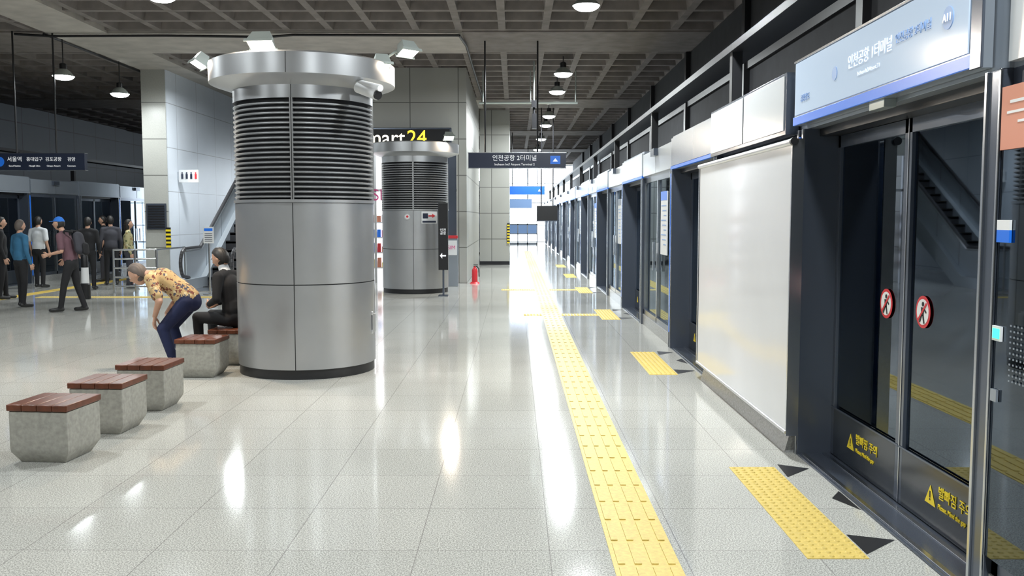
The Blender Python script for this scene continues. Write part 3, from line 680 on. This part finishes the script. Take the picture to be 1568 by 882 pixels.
def person(name,X,Y,ang,J,top,bottom,hair,sleeve='long',sc=1.,vox=.016,long=False,cap=None,shoe=SHOE,hf=None,hu=(0,0,1),handdir=None,curl=.5,collar=None,hem=0):
    e=grp(name); f=Vector((math.cos(ang),math.sin(ang),0)); s=Vector((-math.sin(ang),math.cos(ang),0)); O=Vector((X,Y,0))
    def T(p): return O+(f*p[0]+s*p[1]+Vector((0,0,p[2])))*sc
    def V(p): return f*p[0]+s*p[1]+Vector((0,0,p[2]))
    P=[]
    def add(m,a,b,r0,r1,wide=None,flat=1.): P.append((m,T(a),T(b),r0*sc,r1*sc,V(wide) if wide else None,flat))
    pel,wai,che,nk,hd=J['pel'],J['wai'],J['che'],J['nk'],J['hd']; W=(0,1,0)
    add(bottom,pel,tuple(np.array(pel)*.55+np.array(wai)*.45),.155,.145,W,.75)
    add(top,wai,che,.150,.172,W,.68); 
    hm=.35+.45*hem
    add(top,tuple(np.array(pel)*hm+np.array(wai)*(1-hm)),wai,.166 if hem else .160,.154,W,.78)
    add(top,che,tuple(np.array(che)*.35+np.array(nk)*.65),.168,.10,W,.64)
    add(SKIN,nk,tuple(np.array(nk)*.3+np.array(hd)*.7),.052,.050)
    if collar: add(collar,tuple(np.array(nk)*1.0),tuple(np.array(nk)*.78+np.array(hd)*.22),.064,.060)
    for k,sg in (('l',1),('r',-1)):
        sh,el,wr=J['sh'+k],J['el'+k],J['wr'+k]
        add(top,tuple(np.array(nk)*.75+np.array(che)*.25),sh,.066,.060)
        if sleeve=='long':
            add(top,sh,el,.062,.047); add(top,el,wr,.046,.034)
        else:
            m=tuple(np.array(sh)*.25+np.array(el)*.75); add(top,sh,m,.066,.062); add(SKIN,m,el,.042,.038); add(SKIN,el,wr,.038,.026)
        hp,kn,an,to=J['hp'+k],J['kn'+k],J['an'+k],J['to'+k]
        add(bottom,hp,kn,.090,.062); add(bottom,kn,an,.060,.048)
        add(shoe,(an[0]-.03,an[1],an[2]-.035),to,.042,.038,W,1.)
    ob=remesh_obj('body',P,vox,None,e,5)
    ff=V(hf) if hf else f
    head(T(hd),ff,V(hu),hair,e,long,cap,sc)
    for k,sg in (('l',1),('r',-1)):
        w=Vector(T(J['wr'+k])); el=Vector(T(J['el'+k])); d=(w-el).normalized() if not handdir else V(handdir)
        inner=V((0,-sg,0)) if not handdir else V((-.9,0,-.3))
        thumb=f if not handdir else V((0,-sg,0))
        hand(w,d,inner,thumb,e,curl,sc)
    return e
def standJ(stride=.0,lean=0.,armf=.06,**k):
    J=dict(pel=(0,0,.90),wai=(lean*.15,0,1.05),che=(lean*.5,0,1.27),nk=(lean*.85,0,1.47),hd=(lean*1.1+.02,0,1.605),
      shl=(lean*.75,.178,1.385),shr=(lean*.75,-.178,1.385),ell=(lean*.6-.02,.23,1.11),elr=(lean*.6-.02,-.23,1.11),wrl=(armf+lean*.5,.235,.87),wrr=(armf+lean*.5,-.235,.87),
      hpl=(0,.085,.88),hpr=(0,-.085,.88),knl=(stride*.5+.02,.1,.49),knr=(-stride*.4+.02,-.1,.49),anl=(stride,.11,.09),anr=(-stride,-.11,.09),tol=(stride+.17,.13,.039),tor=(-stride+.17,-.13,.039))
    J.update(k); return J
R=math.radians
JB=dict(pel=(.0,0,.76),wai=(.11,0,.87),che=(.26,0,.985),nk=(.41,0,1.035),hd=(.545,0,1.035),
  shl=(.34,.18,1.0),shr=(.34,-.18,1.0),ell=(.22,.27,.77),elr=(.22,-.27,.77),wrl=(.31,.17,.60),wrr=(.31,-.17,.60),
  hpl=(.0,.09,.74),hpr=(.0,-.09,.74),knl=(.24,.14,.46),knr=(.24,-.14,.46),anl=(.12,.14,.09),anr=(.12,-.14,.09),tol=(.29,.16,.039),tor=(.29,-.16,.039))
person('stooping_man',-3.52,9.84,R(180),JB,FLOR,NAVYP,HAIRG,'short',1.,.009,hf=(.8,0,-.5),hu=(.5,0,.8),handdir=(.1,0,-1),curl=.45,hem=1)
JS=dict(pel=(.0,0,.535),wai=(.02,0,.655),che=(.07,0,.87),nk=(.13,0,1.05),hd=(.18,0,1.185),
  shl=(.10,.18,.985),shr=(.10,-.18,.985),ell=(.08,.25,.74),elr=(.08,-.25,.74),wrl=(.27,.10,.67),wrr=(.27,-.10,.67),
  hpl=(.03,.09,.505),hpr=(.03,-.09,.505),knl=(.40,.14,.52),knr=(.40,-.14,.52),anl=(.38,.14,.09),anr=(.38,-.14,.09),tol=(.55,.16,.039),tor=(.55,-.16,.039))
ps=person('seated_man',-3.18,10.36,R(165),JS,BLK,BLK,HAIRB,'long',1.,.010,hf=(.9,0,-.35),hu=(.3,0,1),curl=.8,collar=WSH)
person('man_blue_shirt',-9.07,16.75,R(60),standJ(.05),TEAL,BLK,HAIRG,'long',.93)
pb=person('man_backpack',-7.75,15.95,R(185),standJ(.17,.16,wrl=(.32,.2,1.05),wrr=(.2,-.24,.95)),WINE,BLK,HAIRB,'short',.96,cap=CAPB)
b=B('backpack'); 
v,f_=capsule((-7.58,15.96,1.10),(-7.62,15.96,1.32),.15,.13,(0,1,0),.55); b.raw(v,f_,CHAR); v,f_=capsule((-7.49,15.96,1.05),(-7.50,15.96,1.16),.09,.09,(0,1,0),.5); b.raw(v,f_,BLK)
b.tube([(-7.66,15.86,1.40),(-7.80,15.84,1.42),(-7.86,15.86,1.25),(-7.75,15.85,1.05)],.02,BLK,8); b.tube([(-7.66,16.06,1.40),(-7.80,16.08,1.42),(-7.86,16.06,1.25)],.02,BLK,8); b.done(pb)
person('man_white_shirt',-11.15,21.4,R(80),standJ(.04),WSH,BLK,HAIRB,'short',.97)
person('man_dark_coat',-9.75,20.9,R(100),standJ(.05),BLK,BLK,HAIRB,'long',.96)
person('woman_floral_blouse',-9.0,21.3,R(20),standJ(.03),FLOR2,CHAR,HAIRB,'long',.93,long=True)
person('man_dark_jacket',-9.85,22.3,R(120),standJ(.02),CHAR,BLK,HAIRB,'long',.98)
person('bystander_black_top',-10.35,18.4,R(30),standJ(.06),BLK,BLK,HAIRB,'long',.96)
person('commuter_black_shirt',-10.6,23.6,R(200),standJ(.05),BLK,CHAR,HAIRB,'short',.98)

# ------------------------------------------------------------ world, camera
w=bpy.data.worlds.new('world'); S.world=w; w.use_nodes=True; w.node_tree.nodes['Background'].inputs[0].default_value=(.8,.9,1,1); w.node_tree.nodes['Background'].inputs[1].default_value=.3
cam=bpy.data.cameras.new('camera'); cam.lens=32.14; cam.sensor_width=36; cam.clip_end=200
co=bpy.data.objects.new('camera',cam); S.collection.objects.link(co); co.location=(0,0,1.65); co.rotation_euler=(R(90-4.41),0,R(.16)); S.camera=co
